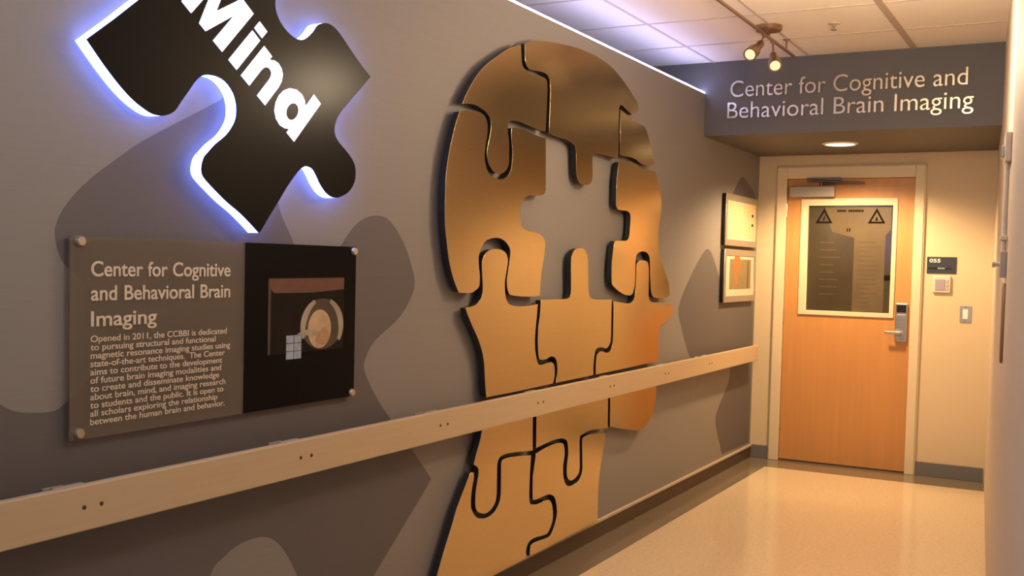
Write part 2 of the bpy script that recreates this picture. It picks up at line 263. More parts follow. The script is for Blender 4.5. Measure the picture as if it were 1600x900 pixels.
# ---------------------------------------------------------------- traced outlines, in metres on the left wall (y, z, corner flag)
PLATES = {
'A': [(-1.286,2.398),(-1.383,2.365),(-1.488,2.312),(-1.579,2.261),(-1.649,2.207),(-1.708,2.146),(-1.739,2.107),(-1.760,2.076,1),(-1.674,2.087),(-1.610,2.080),(-1.559,2.065),(-1.532,2.042),(-1.528,2.010),(-1.539,1.969),(-1.551,1.935),(-1.557,1.902),(-1.541,1.864),(-1.500,1.835),(-1.451,1.827),(-1.396,1.844),(-1.369,1.873),(-1.367,1.907),(-1.369,1.934),(-1.371,1.975),(-1.383,2.007),(-1.385,2.034),(-1.375,2.053),(-1.350,2.064),(-1.292,2.069),(-1.218,2.065),(-1.125,2.059),(-1.030,2.055,1),(-1.028,2.086),(-1.024,2.130),(-1.022,2.202),(-1.022,2.260),(-1.035,2.287),(-1.060,2.294),(-1.123,2.294),(-1.200,2.291),(-1.245,2.301),(-1.270,2.320),(-1.278,2.357),(-1.286,2.397,1)],
'B': [(-1.251,2.410,1),(-1.246,2.370),(-1.241,2.336),(-1.222,2.315),(-1.185,2.307),(-1.108,2.315),(-1.037,2.314),(-1.004,2.299),(-0.993,2.272),(-0.990,2.207),(-0.992,2.134),(-0.994,2.055,1),(-0.914,2.048),(-0.810,2.045),(-0.749,2.037),(-0.706,2.019),(-0.696,1.981),(-0.688,1.913),(-0.675,1.875),(-0.647,1.854),(-0.598,1.846),(-0.549,1.849),(-0.512,1.865),(-0.498,1.890),(-0.501,1.939),(-0.504,1.986),(-0.483,2.009),(-0.412,2.018),(-0.293,2.017),(-0.183,2.014,1),(-0.178,2.055),(-0.182,2.175),(-0.186,2.281,1),(-0.157,2.298),(-0.112,2.293),(-0.067,2.282),(-0.012,2.271),(0.025,2.269),(0.056,2.287),(0.082,2.311),(0.065,2.344),(0.017,2.364),(-0.049,2.395),(-0.154,2.433),(-0.284,2.470),(-0.429,2.489),(-0.585,2.496),(-0.732,2.490),(-0.872,2.479),(-1.005,2.465),(-1.131,2.445),(-1.204,2.426,1)],
'C': [(-0.168,2.273,1),(-0.128,2.269),(-0.074,2.256),(-0.001,2.242),(0.083,2.235),(0.169,2.228),(0.209,2.212),(0.252,2.171),(0.284,2.132),(0.318,2.092),(0.343,2.037,1),(0.274,2.021),(0.176,2.018),(0.114,2.026),(0.061,2.036),(-0.013,2.040),(-0.093,2.037),(-0.155,2.037,1)],
'D': [(-1.776,2.047,1),(-1.710,2.059),(-1.635,2.063),(-1.582,2.053),(-1.563,2.032),(-1.554,2.007),(-1.560,1.967),(-1.570,1.927),(-1.575,1.887),(-1.567,1.861),(-1.546,1.831),(-1.499,1.809),(-1.436,1.806),(-1.383,1.820),(-1.347,1.855),(-1.339,1.897),(-1.337,1.924),(-1.341,1.951),(-1.350,1.996),(-1.351,2.026),(-1.340,2.036),(-1.303,2.039),(-1.232,2.039),(-1.133,2.030),(-1.025,2.024,1),(-1.019,1.927),(-1.012,1.791,1),(-1.030,1.770),(-1.093,1.759),(-1.171,1.756),(-1.210,1.743),(-1.239,1.722),(-1.251,1.699),(-1.248,1.633),(-1.224,1.610),(-1.162,1.598),(-1.084,1.593),(-1.027,1.577),(-1.004,1.549),(-1.011,1.490),(-1.030,1.431),(-1.040,1.373),(-1.044,1.308,1),(-1.100,1.306),(-1.208,1.307),(-1.320,1.315),(-1.349,1.335),(-1.361,1.374),(-1.353,1.415),(-1.342,1.457),(-1.336,1.505),(-1.359,1.532),(-1.410,1.554),(-1.479,1.558),(-1.546,1.544),(-1.578,1.520),(-1.601,1.486),(-1.605,1.467),(-1.600,1.434),(-1.591,1.395),(-1.596,1.355),(-1.628,1.338),(-1.665,1.329),(-1.753,1.331,1),(-1.770,1.350),(-1.798,1.388),(-1.830,1.451),(-1.850,1.519),(-1.866,1.587),(-1.871,1.648),(-1.871,1.722),(-1.867,1.796),(-1.847,1.885),(-1.826,1.943),(-1.805,1.995,1)],
'E': [(-0.169,1.999,1),(-0.091,2.011),(-0.002,2.017),(0.072,2.011),(0.149,1.999),(0.246,1.994),(0.366,1.995,1),(0.394,1.968),(0.441,1.902),(0.478,1.831),(0.474,1.757),(0.455,1.682),(0.447,1.607),(0.478,1.525),(0.555,1.441),(0.643,1.356),(0.666,1.285,1),(0.597,1.269),(0.438,1.272),(0.374,1.290),(0.351,1.330),(0.335,1.403),(0.326,1.476),(0.311,1.512),(0.264,1.532),(0.203,1.536),(0.144,1.526),(0.110,1.500),(0.108,1.438),(0.109,1.368),(0.090,1.315),(0.054,1.294),(-0.024,1.296),(-0.114,1.316),(-0.193,1.345),(-0.218,1.369),(-0.221,1.470),(-0.198,1.571),(-0.182,1.585,1),(-0.033,1.589,1),(0.002,1.608),(0.013,1.646),(0.017,1.716),(0.001,1.739),(-0.045,1.749),(-0.146,1.748),(-0.180,1.763),(-0.188,1.790),(-0.188,1.907,1)],
'F': [(-1.701,1.270,1),(-1.633,1.277),(-1.597,1.291),(-1.572,1.314),(-1.566,1.348),(-1.572,1.395),(-1.577,1.434),(-1.574,1.464),(-1.550,1.491),(-1.512,1.507),(-1.458,1.513),(-1.407,1.508),(-1.373,1.495),(-1.356,1.470),(-1.358,1.443),(-1.369,1.408),(-1.378,1.367),(-1.371,1.319),(-1.354,1.291),(-1.325,1.274),(-1.251,1.265),(-1.160,1.266),(-1.063,1.271,1),(-1.069,1.212),(-1.079,1.155),(-1.081,1.082),(-1.065,1.030),(-1.044,0.997),(-1.012,0.989),(-0.953,0.994),(-0.906,0.993),(-0.878,0.979),(-0.869,0.941),(-0.873,0.903),(-0.888,0.882,1),(-1.218,0.879),(-1.515,0.879,1),(-1.529,0.960),(-1.538,1.028),(-1.558,1.083),(-1.593,1.138),(-1.641,1.192),(-1.682,1.241,1)],
'G': [(-1.032,1.290,1),(-0.882,1.289),(-0.757,1.290),(-0.719,1.303),(-0.714,1.340),(-0.717,1.387),(-0.721,1.456),(-0.715,1.495),(-0.689,1.523),(-0.644,1.535),(-0.590,1.535),(-0.550,1.517),(-0.527,1.482),(-0.521,1.418),(-0.513,1.354),(-0.498,1.303),(-0.457,1.283),(-0.345,1.277),(-0.211,1.276,1),(-0.210,1.201),(-0.206,1.091),(-0.214,1.049),(-0.236,1.030),(-0.265,1.020),(-0.327,1.030),(-0.388,1.026),(-0.410,1.002),(-0.423,0.946),(-0.420,0.884,1),(-0.645,0.883),(-0.858,0.882,1),(-0.841,0.938),(-0.847,0.985),(-0.870,1.012),(-0.914,1.021),(-0.962,1.012),(-1.019,1.013),(-1.040,1.029),(-1.052,1.080),(-1.053,1.153),(-1.039,1.212,1)],
'H': [(-0.187,1.266,1),(-0.088,1.257),(0.025,1.249),(0.082,1.262),(0.110,1.288),(0.121,1.368),(0.122,1.438),(0.129,1.470),(0.171,1.485),(0.243,1.486),(0.296,1.472),(0.313,1.422),(0.317,1.340),(0.321,1.285),(0.347,1.257),(0.414,1.246),(0.599,1.242),(0.711,1.223),(0.742,1.191),(0.689,1.154),(0.583,1.119),(0.515,1.103),(0.502,1.066),(0.503,0.991),(0.506,0.891,1),(0.030,0.886),(-0.391,0.884,1),(-0.394,0.935),(-0.385,0.984),(-0.366,1.004),(-0.326,1.009),(-0.253,0.997),(-0.211,1.006),(-0.185,1.039),(-0.180,1.089),(-0.183,1.183,1)],
'F2': [(-1.530,0.807,1),(-1.543,0.757),(-1.560,0.708),(-1.585,0.665),(-1.606,0.619,1),(-1.571,0.600),(-1.565,0.575),(-1.574,0.543),(-1.586,0.498),(-1.585,0.444),(-1.568,0.417),(-1.526,0.399),(-1.479,0.395),(-1.433,0.412),(-1.408,0.445),(-1.406,0.514),(-1.405,0.590),(-1.386,0.615),(-1.335,0.623),(-1.217,0.615),(-1.077,0.601,1),(-1.081,0.679),(-1.085,0.807,1)],
'G2': [(-1.050,0.806,1),(-1.042,0.607,1),(-0.981,0.612),(-0.864,0.620),(-0.776,0.616),(-0.722,0.601),(-0.703,0.578),(-0.696,0.526),(-0.707,0.473),(-0.704,0.425),(-0.683,0.401),(-0.645,0.390),(-0.592,0.399),(-0.559,0.425),(-0.560,0.490),(-0.566,0.588),(-0.537,0.603),(-0.440,0.612),(-0.318,0.603),(-0.216,0.595,1),(-0.220,0.694),(-0.224,0.809,1)],
'H2': [(-0.199,0.811,1),(-0.184,0.599,1),(-0.073,0.577),(0.055,0.553),(0.223,0.526,1),(0.316,0.535),(0.384,0.564),(0.442,0.602),(0.486,0.691),(0.492,0.807,1)],
'K': [(-1.631,0.591,1),(-1.681,0.528),(-1.734,0.460),(-1.774,0.390),(-1.830,0.299),(-1.872,0.220),(-1.897,0.166),(-1.909,0.116,1),(-1.533,0.109),(-1.110,0.112,1),(-1.117,0.148),(-1.095,0.179),(-1.038,0.189),(-0.923,0.179),(-0.882,0.194),(-0.850,0.234),(-0.853,0.288),(-0.874,0.326),(-0.915,0.343),(-1.014,0.342),(-1.066,0.351),(-1.097,0.374),(-1.099,0.483),(-1.092,0.582,1),(-1.216,0.596),(-1.334,0.604),(-1.370,0.592),(-1.371,0.543),(-1.370,0.452),(-1.385,0.413),(-1.423,0.385),(-1.491,0.374),(-1.559,0.387),(-1.599,0.413),(-1.622,0.451),(-1.617,0.517),(-1.603,0.561),(-1.605,0.587,1)],
'L': [(-1.041,0.581,1),(-0.979,0.591),(-0.862,0.600),(-0.786,0.596),(-0.749,0.581),(-0.736,0.532),(-0.750,0.480),(-0.743,0.424),(-0.718,0.385),(-0.671,0.366),(-0.597,0.367),(-0.542,0.390),(-0.525,0.428),(-0.530,0.502),(-0.535,0.575),(-0.507,0.588),(-0.419,0.591),(-0.317,0.579),(-0.245,0.571,1),(-0.244,0.553),(-0.269,0.480),(-0.303,0.384),(-0.317,0.285),(-0.317,0.120,1),(-0.728,0.116),(-1.079,0.112,1),(-1.079,0.143),(-1.063,0.164),(-1.005,0.166),(-0.898,0.160),(-0.855,0.173),(-0.822,0.213),(-0.804,0.256),(-0.814,0.304),(-0.841,0.345),(-0.900,0.366),(-0.983,0.366),(-1.048,0.368),(-1.065,0.386),(-1.070,0.479,1)],
}
MIND_OUTLINE = [(-3.540,1.982,1),(-3.488,1.930),(-3.438,1.886),(-3.396,1.856),(-3.353,1.835),(-3.321,1.826),(-3.287,1.828),(-3.253,1.844),(-3.231,1.871),(-3.202,1.906),(-3.173,1.941),(-3.143,1.960),(-3.099,1.964),(-3.061,1.955),(-3.028,1.928),(-3.014,1.893),(-3.016,1.856),(-3.033,1.826),(-3.058,1.800),(-3.096,1.773),(-3.121,1.750),(-3.139,1.732),(-3.148,1.709),(-3.148,1.687),(-3.135,1.670),(-3.100,1.645),(-3.049,1.612),(-2.995,1.583),(-2.947,1.552),(-2.912,1.527,1),(-2.898,1.541),(-2.871,1.575),(-2.828,1.626),(-2.785,1.678),(-2.740,1.724),(-2.713,1.742),(-2.694,1.746),(-2.666,1.740),(-2.646,1.720),(-2.626,1.695),(-2.596,1.670),(-2.562,1.657),(-2.528,1.659),(-2.477,1.680),(-2.446,1.715),(-2.440,1.753),(-2.453,1.784),(-2.489,1.813),(-2.533,1.840),(-2.554,1.861),(-2.558,1.884),(-2.549,1.911),(-2.527,1.940),(-2.485,1.978),(-2.425,2.030),(-2.366,2.083,1),(-2.409,2.108),(-2.473,2.150),(-2.526,2.187),(-2.568,2.210),(-2.610,2.215),(-2.650,2.200),(-2.673,2.174),(-2.712,2.144),(-2.750,2.136),(-2.796,2.149),(-2.833,2.175),(-2.852,2.205),(-2.853,2.239),(-2.834,2.276),(-2.829,2.316),(-2.853,2.352),(-2.916,2.385),(-2.984,2.421),(-3.045,2.443,1),(-3.100,2.388),(-3.153,2.332),(-3.196,2.301),(-3.233,2.298),(-3.252,2.317),(-3.270,2.339),(-3.311,2.344),(-3.358,2.320),(-3.391,2.281),(-3.395,2.244),(-3.374,2.217),(-3.339,2.196),(-3.330,2.169),(-3.347,2.138),(-3.379,2.114),(-3.455,2.050,1)]
MURAL_LARGE = [(-2.882,2.005),(-3.030,1.910),(-3.243,1.799),(-3.336,1.748),(-3.399,1.706),(-3.470,1.657),(-3.529,1.607),(-3.570,1.560),(-3.588,1.524),(-3.592,1.497),(-3.584,1.461),(-3.571,1.434),(-3.552,1.414),(-3.507,1.381),(-3.477,1.324),(-3.466,1.232),(-3.486,1.134),(-3.550,1.083),(-3.587,1.061),(-3.642,1.061),(-3.697,1.070),(-3.741,1.092),(-3.791,1.137),(-3.838,1.208),(-3.972,1.272,1),(-4.042,0.619,1),(-3.081,0.325,1),(-3.050,0.508),(-2.993,0.552),(-2.922,0.577),(-2.834,0.578),(-2.768,0.553),(-2.715,0.503),(-2.656,0.415),(-2.600,0.287,1),(-2.424,0.124,1),(-2.225,0.301),(-2.147,0.363),(-2.041,0.446),(-1.930,0.531),(-1.851,0.596,1),(-1.995,0.734),(-2.148,0.875),(-2.218,0.944),(-2.275,1.012),(-2.307,1.065),(-2.300,1.103),(-2.248,1.162),(-2.110,1.233),(-2.028,1.303),(-1.996,1.375),(-2.034,1.460),(-2.057,1.495),(-2.092,1.537),(-2.143,1.582),(-2.196,1.608),(-2.255,1.612),(-2.312,1.602),(-2.367,1.577),(-2.410,1.542),(-2.448,1.504),(-2.495,1.464),(-2.595,1.420),(-2.667,1.450),(-2.710,1.521),(-2.751,1.577),(-2.773,1.620),(-2.804,1.697,1)]
MURAL_FAR = [(1.498,1.579),(1.597,1.551),(1.721,1.448),(1.817,1.359,1),(1.871,1.404),(1.852,1.850),(1.962,1.937),(2.105,2.037),(2.255,2.123),(2.426,2.080),(2.569,2.033),(2.669,1.943,1),(2.664,0.117,1),(1.980,0.124,1),(1.910,0.221),(1.806,0.375),(1.854,0.469),(2.077,0.629),(2.125,0.760,1),(1.512,0.779),(1.242,0.862),(1.134,0.952),(1.025,1.084),(0.968,1.186),(1.053,1.294),(1.202,1.411),(1.371,1.525)]  # far mural shape, with the dark peak above the pictures joined on


# ---------------------------------------------------------------- setting
bm = bmesh.new()
RX = lambda y: 1.664+0.0827*(YE-y)
RC = [(0.26, YB), (RX(YB), YB), (RX(2.4), 2.4), (0.26, 2.4)]
def slab_floor(poly, mi, z=0.0):
    top = [bm.verts.new((x, y, z)) for x, y in poly]; bot = [bm.verts.new((x, y, z-0.06)) for x, y in poly]
    bm.faces.new(top).material_index = mi; bm.faces.new(bot[::-1]).material_index = mi
    for i in range(len(poly)):
        j = (i+1) % len(poly); bm.faces.new((top[i], bot[i], bot[j], top[j])).material_index = mi
slab_floor([(0.21, YB), (RX(YB)+0.1, YB), (RX(2.36)+0.1, 2.36), (0.21, 2.36)], 0)
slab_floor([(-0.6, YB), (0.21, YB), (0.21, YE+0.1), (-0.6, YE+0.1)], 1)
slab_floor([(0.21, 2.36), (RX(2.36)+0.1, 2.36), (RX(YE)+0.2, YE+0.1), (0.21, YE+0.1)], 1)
tagged(obj('floor', bm, ['floor_beige', 'floor_border']), kind='structure')

bm = bmesh.new()       # suspended ceiling: tiles, thin tees, one wide slot
box(bm, (-0.6, YB, ZC), (2.75, YH+0.05, ZC+0.05), mi=0)
for k in range(6):
    x = 0.05+0.61*(k-1)
    if k == 3: continue
    box(bm, (x-0.008, YB, ZC-0.003), (x+0.008, YH, ZC+0.001), mi=1)
for k in range(16):
    y = 0.815-0.64*k
    if y > YB: box(bm, (-0.6, y-0.008, ZC-0.0032), (2.7, y+0.008, ZC+0.001), mi=1)
box(bm, (1.262, YB, ZC-0.006), (1.298, YH, ZC+0.001), mi=2)
tagged(obj('ceiling', bm, ['ceiling_tile', 'ceiling_tee', 'ceiling_slot']), kind='structure')

bm = bmesh.new()       # clad left wall, open to a light cove above; dark puzzle shapes are part of its wall covering
join_into(bm, slab_mesh([[(YB, 0.0), (YE, 0.0), (YE, ZS), (YH, ZS), (YH, ZL), (YB, ZL)]], F_LEFT, -0.06, 0.0), 0)
for s in (MURAL_LARGE, MURAL_FAR): join_into(bm, slab_mesh([smooth_loop(s)], F_LEFT, -0.004, 0.0006), 1)
tagged(obj('wall_left', bm, ['wall_taupe', 'wall_mural']), kind='structure')
bm = bmesh.new(); box(bm, (-0.66, YB, 0), (-0.6, YE, ZC))
tagged(obj('wall_cove', bm, 'wall_taupe'), kind='structure')
bm = bmesh.new()       # header beam and its soffit
box(bm, (-0.6, YH, ZS), (RX(YH)+0.05, YE, ZC+0.05))
tagged(obj('wall_header', bm, 'header_paint'), kind='structure')
bm = bmesh.new()       # end wall around the door opening
box(bm, (-0.06, YE, 0), (0.18, YE+0.12, ZS)); box(bm, (1.17, YE, 0), (1.75, YE+0.12, ZS)); box(bm, (0.18, YE, 2.18), (1.17, YE+0.12, ZS))
tagged(obj('wall_end', bm, 'wall_cream'), kind='structure')
bm = bmesh.new(); box(bm, (-0.05, 0, -0.12), (10.4, ZC, 0), F=F_RIGHT)
tagged(obj('wall_right', bm, 'wall_beige'), kind='structure')
bm = bmesh.new(); box(bm, (-0.6, YB-0.1, 0), (2.8, YB, ZC))
tagged(obj('wall_back', bm, 'wall_beige'), kind='structure')

bm = bmesh.new(); box(bm, (0.0, YB, 0), (0.008, YE, 0.083))
tagged(obj('baseboard_left', bm, 'base_dark'), kind='structure')
bm = bmesh.new(); box(bm, (0.0, YB, 0.083), (0.014, YE, 0.101), bevel=0.003)
tagged(obj('trim_1', bm, 'trim_pale'), kind='structure')
bm = bmesh.new(); box(bm, (0.015, YE-0.010, 0), (0.150, YE, 0.1), bevel=0.003)
tagged(obj('baseboard_end_left', bm, 'base_grey'), kind='structure')
bm = bmesh.new(); box(bm, (1.197, YE-0.010, 0), (1.655, YE, 0.1), bevel=0.003)
tagged(obj('baseboard_end_right', bm, 'base_grey'), kind='structure')

# ---------------------------------------------------------------- door at the corridor's end
door = empty('door_1', (0.679, YE, 0), kind='structure')
bm = bmesh.new()
for lo, hi in (((0.150, 0, -0.11), (0.222, 2.222, 0.028)), ((1.136, 0, -0.11), (1.200, 2.222, 0.028)), ((0.222, 2.136, -0.11), (1.136, 2.222, 0.028))):
    box(bm, lo, hi, bevel=0.004, F=F_END)
for lo, hi in (((0.143, 0, 0), (0.152, 2.229, 0.02)), ((1.198, 0, 0), (1.207, 2.229, 0.02)), ((0.143, 2.220, 0), (1.207, 2.229, 0.02))):
    box(bm, lo, hi, bevel=0.002, F=F_END)
obj('door_frame', bm, 'frame_paint', door)
leaf_w0, leaf_w1 = -0.045, 0.0
leaf = slab('door_leaf', [rect(0.225, 0.012, 1.133, 2.133), rect(0.380, 1.150, 0.992, 1.940)[::-1]], F_END, leaf_w0, leaf_w1, 'door_wood', door, bevel=0.002)
vp = slab('window_moulding', [rect(0.330, 1.120, 1.020, 1.990), rect(0.386, 1.154, 0.988, 1.936)[::-1]], F_END, -0.05, 0.012, 'frame_paint', door, bevel=0.004)
gl = slab('window_pane', [rect(0.384, 1.150, 0.990, 1.940)], F_END, -0.022, -0.014, 'door_glass', door)
slab('notice_sheen', [[(0.72, 1.158), (0.940, 1.158), (0.940, 1.72), (0.975, 1.76), (0.975, 1.925), (0.50, 1.925), (0.56, 1.74), (0.72, 1.70)]], F_END, -0.0138, -0.0136, 'film_sheen', gl)  # notice column and top band, with the pane's pale reflection painted in
bm = bmesh.new()       # safety notice fixed to the glass: two triangles, heading, ruled lines
def tri(cx, z0, hw, h): 
    o_ = [(cx-hw, z0), (cx+hw, z0), (cx, z0+h)]; k = 0.62; c_ = (cx, z0+h*0.33)
    i_ = [(c_[0]+(x-c_[0])*k, c_[1]+(y-c_[1])*k) for x, y in o_][::-1]
    return [o_, i_]
W0, W1 = -0.0135, -0.0125
for cx in (0.497, 0.873): join_into(bm, slab_mesh(tri(cx, 1.805, 0.062, 0.112), F_END, W0, W1), 0)
join_into(bm, slab_mesh([[(0.862, 1.825), (0.884, 1.825), (0.873, 1.860)]], F_END, W0, W1), 0)
join_into(bm, slab_mesh([[(0.490, 1.835), (0.506, 1.835), (0.494, 1.822), (0.504, 1.850), (0.498, 1.868)]], F_END, W0, W1), 0)
x = 0.590
for k, wd in enumerate((0.011, 0.012, 0.010, 0.012, 0.008)): box(bm, (x, 1.889, W0), (x+wd, 1.906, W1), mi=0, F=F_END); x += wd+0.003
x += 0.014
for k, wd in enumerate((0.010, 0.013, 0.011, 0.009, 0.012, 0.012, 0.008, 0.011)): box(bm, (x, 1.889, W0), (x+wd, 1.906, W1), mi=0, F=F_END); x += wd+0.003
box(bm, (0.664, 1.745, W0), (0.672, 1.770, W1), mi=0, F=F_END); box(bm, (0.680, 1.745, W0), (0.690, 1.770, W1), mi=0, F=F_END)
random.seed(8)
for k in range(15):
    z = 1.665-k*0.034; x1 = random.choice((0.90, 0.88, 0.92, 0.84))
    box(bm, (0.745, z, W0), (x1, z+0.007, W1), mi=1, F=F_END)
for k in range(8):
    z = 1.66-k*0.055; box(bm, (0.475, z, W0), (0.475+random.uniform(0.06, 0.16), z+0.006, W1), mi=1, F=F_END)
obj('safety_notice', bm, ['ink_brown', 'ink_pale'], gl)
bm = bmesh.new(); box(bm, (0.940, 1.395, -0.0135), (0.984, 1.430, -0.008), bevel=0.002, F=F_END)
obj('latch_plate', bm, 'ink_brown', gl)
bm = bmesh.new(); box(bm, (0.246, 1.997, 0.0), (0.578, 2.077, 0.055), bevel=0.006, F=F_END)
clo = obj('door_closer', bm, 'closer_grey', door)
bm = bmesh.new()
tube(bm, F_END @ Vector((0.478, 2.075, 0.03)), F_END @ Vector((0.478, 2.100, 0.03)), 0.013)
a = Vector((0.478, 2.098, 0.03)); b_ = Vector((0.79, 2.098, 0.055)); c = Vector((0.40, 2.120, 0.05))
for p_, q_ in ((a, b_), (b_, c)):
    d = (q_-p_).normalized(); tube(bm, F_END @ p_, F_END @ q_, 0.008, seg=10)
box(bm, (0.37, 2.112, 0.026), (0.62, 2.142, 0.034), F=F_END)
obj('closer_arm', bm, 'dark_steel', clo)
bm = bmesh.new(); box(bm, (1.033, 0.955, 0.0), (1.117, 1.232, 0.022), bevel=0.006, F=F_END)
box(bm, (1.046, 1.060, 0.021), (1.104, 1.150, 0.024), bevel=0.001, F=F_END)
lock = obj('lock_plate', bm, 'steel', door)
bm = bmesh.new(); box(bm, (1.042, 1.164, 0.020), (1.108, 1.222, 0.027), bevel=0.003, F=F_END)
obj('card_reader', bm, 'reader_black', lock)
bm = bmesh.new()
tube(bm, F_END @ Vector((1.070, 1.018, 0.02)), F_END @ Vector((1.070, 1.018, 0.065)), 0.013)
box(bm, (0.972, 1.009, 0.055), (1.082, 1.029, 0.069), bevel=0.005, F=F_END)
obj('lever_handle', bm, 'steel', lock)
for z in (0.25, 1.05, 1.85):
    bm = bmesh.new(); tube(bm, F_END @ Vector((0.2235, z, 0.008)), F_END @ Vector((0.2235, z+0.1, 0.008)), 0.007, seg=10)
    obj('hinge', bm, 'steel', door)
bm = bmesh.new(); box(bm, (0.222, 0.0, -0.05), (1.136, 0.010, -0.002), F=F_END)
obj('threshold', bm, 'base_dark', door)

# ---------------------------------------------------------------- brass head made of puzzle plates, standing off the left wall
for k_ in 'FGH':      # a slot above the handrail
    PLATES[k_] = [(p_[0], p_[1]+0.009, *p_[2:]) if p_[1] < 0.912 else p_ for p_ in PLATES[k_]]
INFO = [
 ('A', 'large brass puzzle plate at upper left crown of the head, knob pointing down'),
 ('B', 'brass puzzle plate forming the top right crown of the head under the light strip'),
 ('C', 'small dark brass puzzle plate at the forehead, right of the crown plate'),
 ('D', 'large brass puzzle plate at the back of the head, left of the empty piece'),
 ('E', 'brass puzzle plate at the eye, right of the empty piece, with side notch'),
 ('F', 'brass puzzle plate at the nape with rounded knob upward, above the handrail'),
 ('G', 'middle brass puzzle plate above the handrail with its knob inside the empty gap'),
 ('H', 'brass puzzle plate with the nose tip at far right, above the handrail'),
 ('F2', 'brass puzzle plate just below handrail at left, knob reaching down into lower left plate'),
 ('G2', 'brass puzzle plate just below handrail at centre, knob reaching down into neck plate'),
 ('H2', 'small brass chin plate just below handrail at the far right'),
 ('K', 'lower left brass neck plate running down to the baseboard, slanted left edge'),
 ('L', 'lower right brass neck plate standing on the baseboard trim, straight right edge')]
def inside(loop, y, z, m_):
    for dy, dz in ((-m_, 0), (m_, 0), (0, -m_), (0, m_)):
        n_ = False
        for i in range(len(loop)):
            a, b_ = loop[i], loop[i-1]
            if (a[1] > z+dz) != (b_[1] > z+dz) and y+dy < (b_[0]-a[0])*(z+dz-a[1])/(b_[1]-a[1])+a[0]: n_ = not n_
        if not n_: return False
    return True
for k, lab in INFO:
    loop = smooth_loop(PLATES[k])
    o = slab('puzzle_piece', [loop], F_LEFT, 0.0474, 0.0500, 'brass', bevel=0.0008)
    tagged(o, lab, 'puzzle piece', 'brass puzzle plates forming the head')
    link_mesh('shade_core', slab_mesh([loop], F_LEFT, 0.020, 0.0472, inset=0.003), 'shade_black', o)  # black core put in to darken the gaps between plates like shade
    ys = [p_[0] for p_ in loop]; zs = [p_[1] for p_ in loop]
    cand = [(y, z) for y in (min(ys)+(max(ys)-min(ys))*i/12 for i in range(1, 12)) for z in (min(zs)+(max(zs)-min(zs))*j/12 for j in range(1, 12)) if inside(loop, y, z, 0.045)]
    for y, z in ([cand[0], cand[-1]] if len(cand) > 1 else []):
        bm = bmesh.new(); tube(bm, (0.0008, y, z), (0.0205, y, z), 0.014, seg=14); obj('standoff', bm, 'dark_steel', o)

# ---------------------------------------------------------------- lit puzzle sign
sign = empty('illuminated_sign', (0.0, -2.95, 1.53), 'black lit puzzle-piece sign reading Mind with glowing blue-white edges', 'sign')
outl = smooth_loop(MIND_OUTLINE)
slab('light_box', [outl], F_LEFT, 0.004, 0.0445, 'glow', sign)
slab('face', [outl], F_LEFT, 0.0445, 0.048, 'face_black', sign)
ang = math.radians(-34.76)
FL = F_LEFT @ Matrix.Translation((-3.1167, 2.0629, 0)) @ Matrix.Rotation(ang, 4, 'Z') @ Matrix(((1, 0.15, 0, 0), (0, 1, 0, 0), (0, 0, 1, 0), (0, 0, 0, 1)))
LET = {
 'M': [[(-.142, 0), (-.099, 0), (-.099, .118), (-.062, 0), (-.032, 0), (.003, .118), (.003, 0), (.047, 0), (.047, .183), (-.012, .183), (-.047, .076), (-.082, .183), (-.142, .183)]],
 'i': [rect(.078, 0, .119, .140), rect(.078, .152, .119, .184)],
 'n': [[(.141, 0), (.184, 0), (.184, .075), (.187, .090), (.195, .100), (.206, .103), (.217, .099), (.223, .088), (.225, .074), (.225, 0), (.268, 0), (.268, .086), (.264, .110), (.253, .130), (.236, .141), (.217, .144), (.199, .138), (.184, .124), (.184, .140), (.141, .140)]],
 'd': [[(.432, 0), (.432, .184), (.389, .184), (.389, .126), (.374, .138), (.353, .144), (.325, .138), (.302, .120), (.289, .094), (.286, .068), (.292, .040), (.306, .016), (.328, .001), (.353, -.003), (.374, .004), (.389, .016), (.389, 0)],
       ellipse(.361, .070, .024, .031)[::-1]]}
for ch in 'Mind':
    slab('letter', LET[ch], FL, 0.0475, 0.051, 'letter_glow', sign)

# ---------------------------------------------------------------- information panel
pan = empty('information_panel', (0.0, -2.98, 0.98), 'wall panel on standoffs, grey glass with text left, black half with scanner photo right', 'panel')
slab('glass_panel', [rect(-3.563, 0.981, -2.942, 1.497)], F_LEFT, 0.013, 0.020, 'acrylic_grey', pan)
slab('black_panel', [rect(-2.9415, 0.981, -2.392, 1.497)], F_LEFT, 0.012, 0.020, 'panel_black', pan)
for y, z in ((-3.535, 1.484), (-3.535, 0.998), (-2.407, 1.482), (-2.407, 0.993)):
    bm = bmesh.new(); lathe(bm, [(0.0, 0.0008), (0.0135, 0.0008), (0.0135, 0.026), (0.011, 0.030), (0, 0.030)], at(F_LEFT, y, z), seg=20)
    obj('standoff', bm, 'standoff', pan, smooth=40)
for ln, z, wd in (('Center for Cognitive', 1.396, 0.497), ('and Behavioral Brain', 1.334, 0.497), ('Imaging', 1.268, 0.217)):
    ws = ln.split(); ex = extents([' '.join(ws[:i+1]) for i in range(len(ws))], 0.055)
    own = extents(ws, 0.055); k_ = wd/(ex[-1][1]-ex[-1][0])
    for wd_, e_, o_ in zip(ws, ex, own):
        w_ = (o_[1]-o_[0])*k_
        link_mesh('heading_word', text_mesh(wd_, at(F_LEFT, -3.500+(e_[1]-ex[-1][0])*k_-w_, z), 0.055, 0.0202, 0.0212, width=w_, bold=0.0007), 'text_cream', pan)
BODY = ['Opened in 2011, the CCBBI is dedicated', 'to pursuing structural and functional', 'magnetic resonance imaging studies using', 'state-of-the-art techniques.  The Center',
        'aims to contribute to the development', 'of future brain imaging modalities and', 'to create and disseminate knowledge', 'about brain, mind, and imaging research',
        'to students and the public. It is open to', 'all scholars exploring the relationship', 'between the human brain and behavior.']
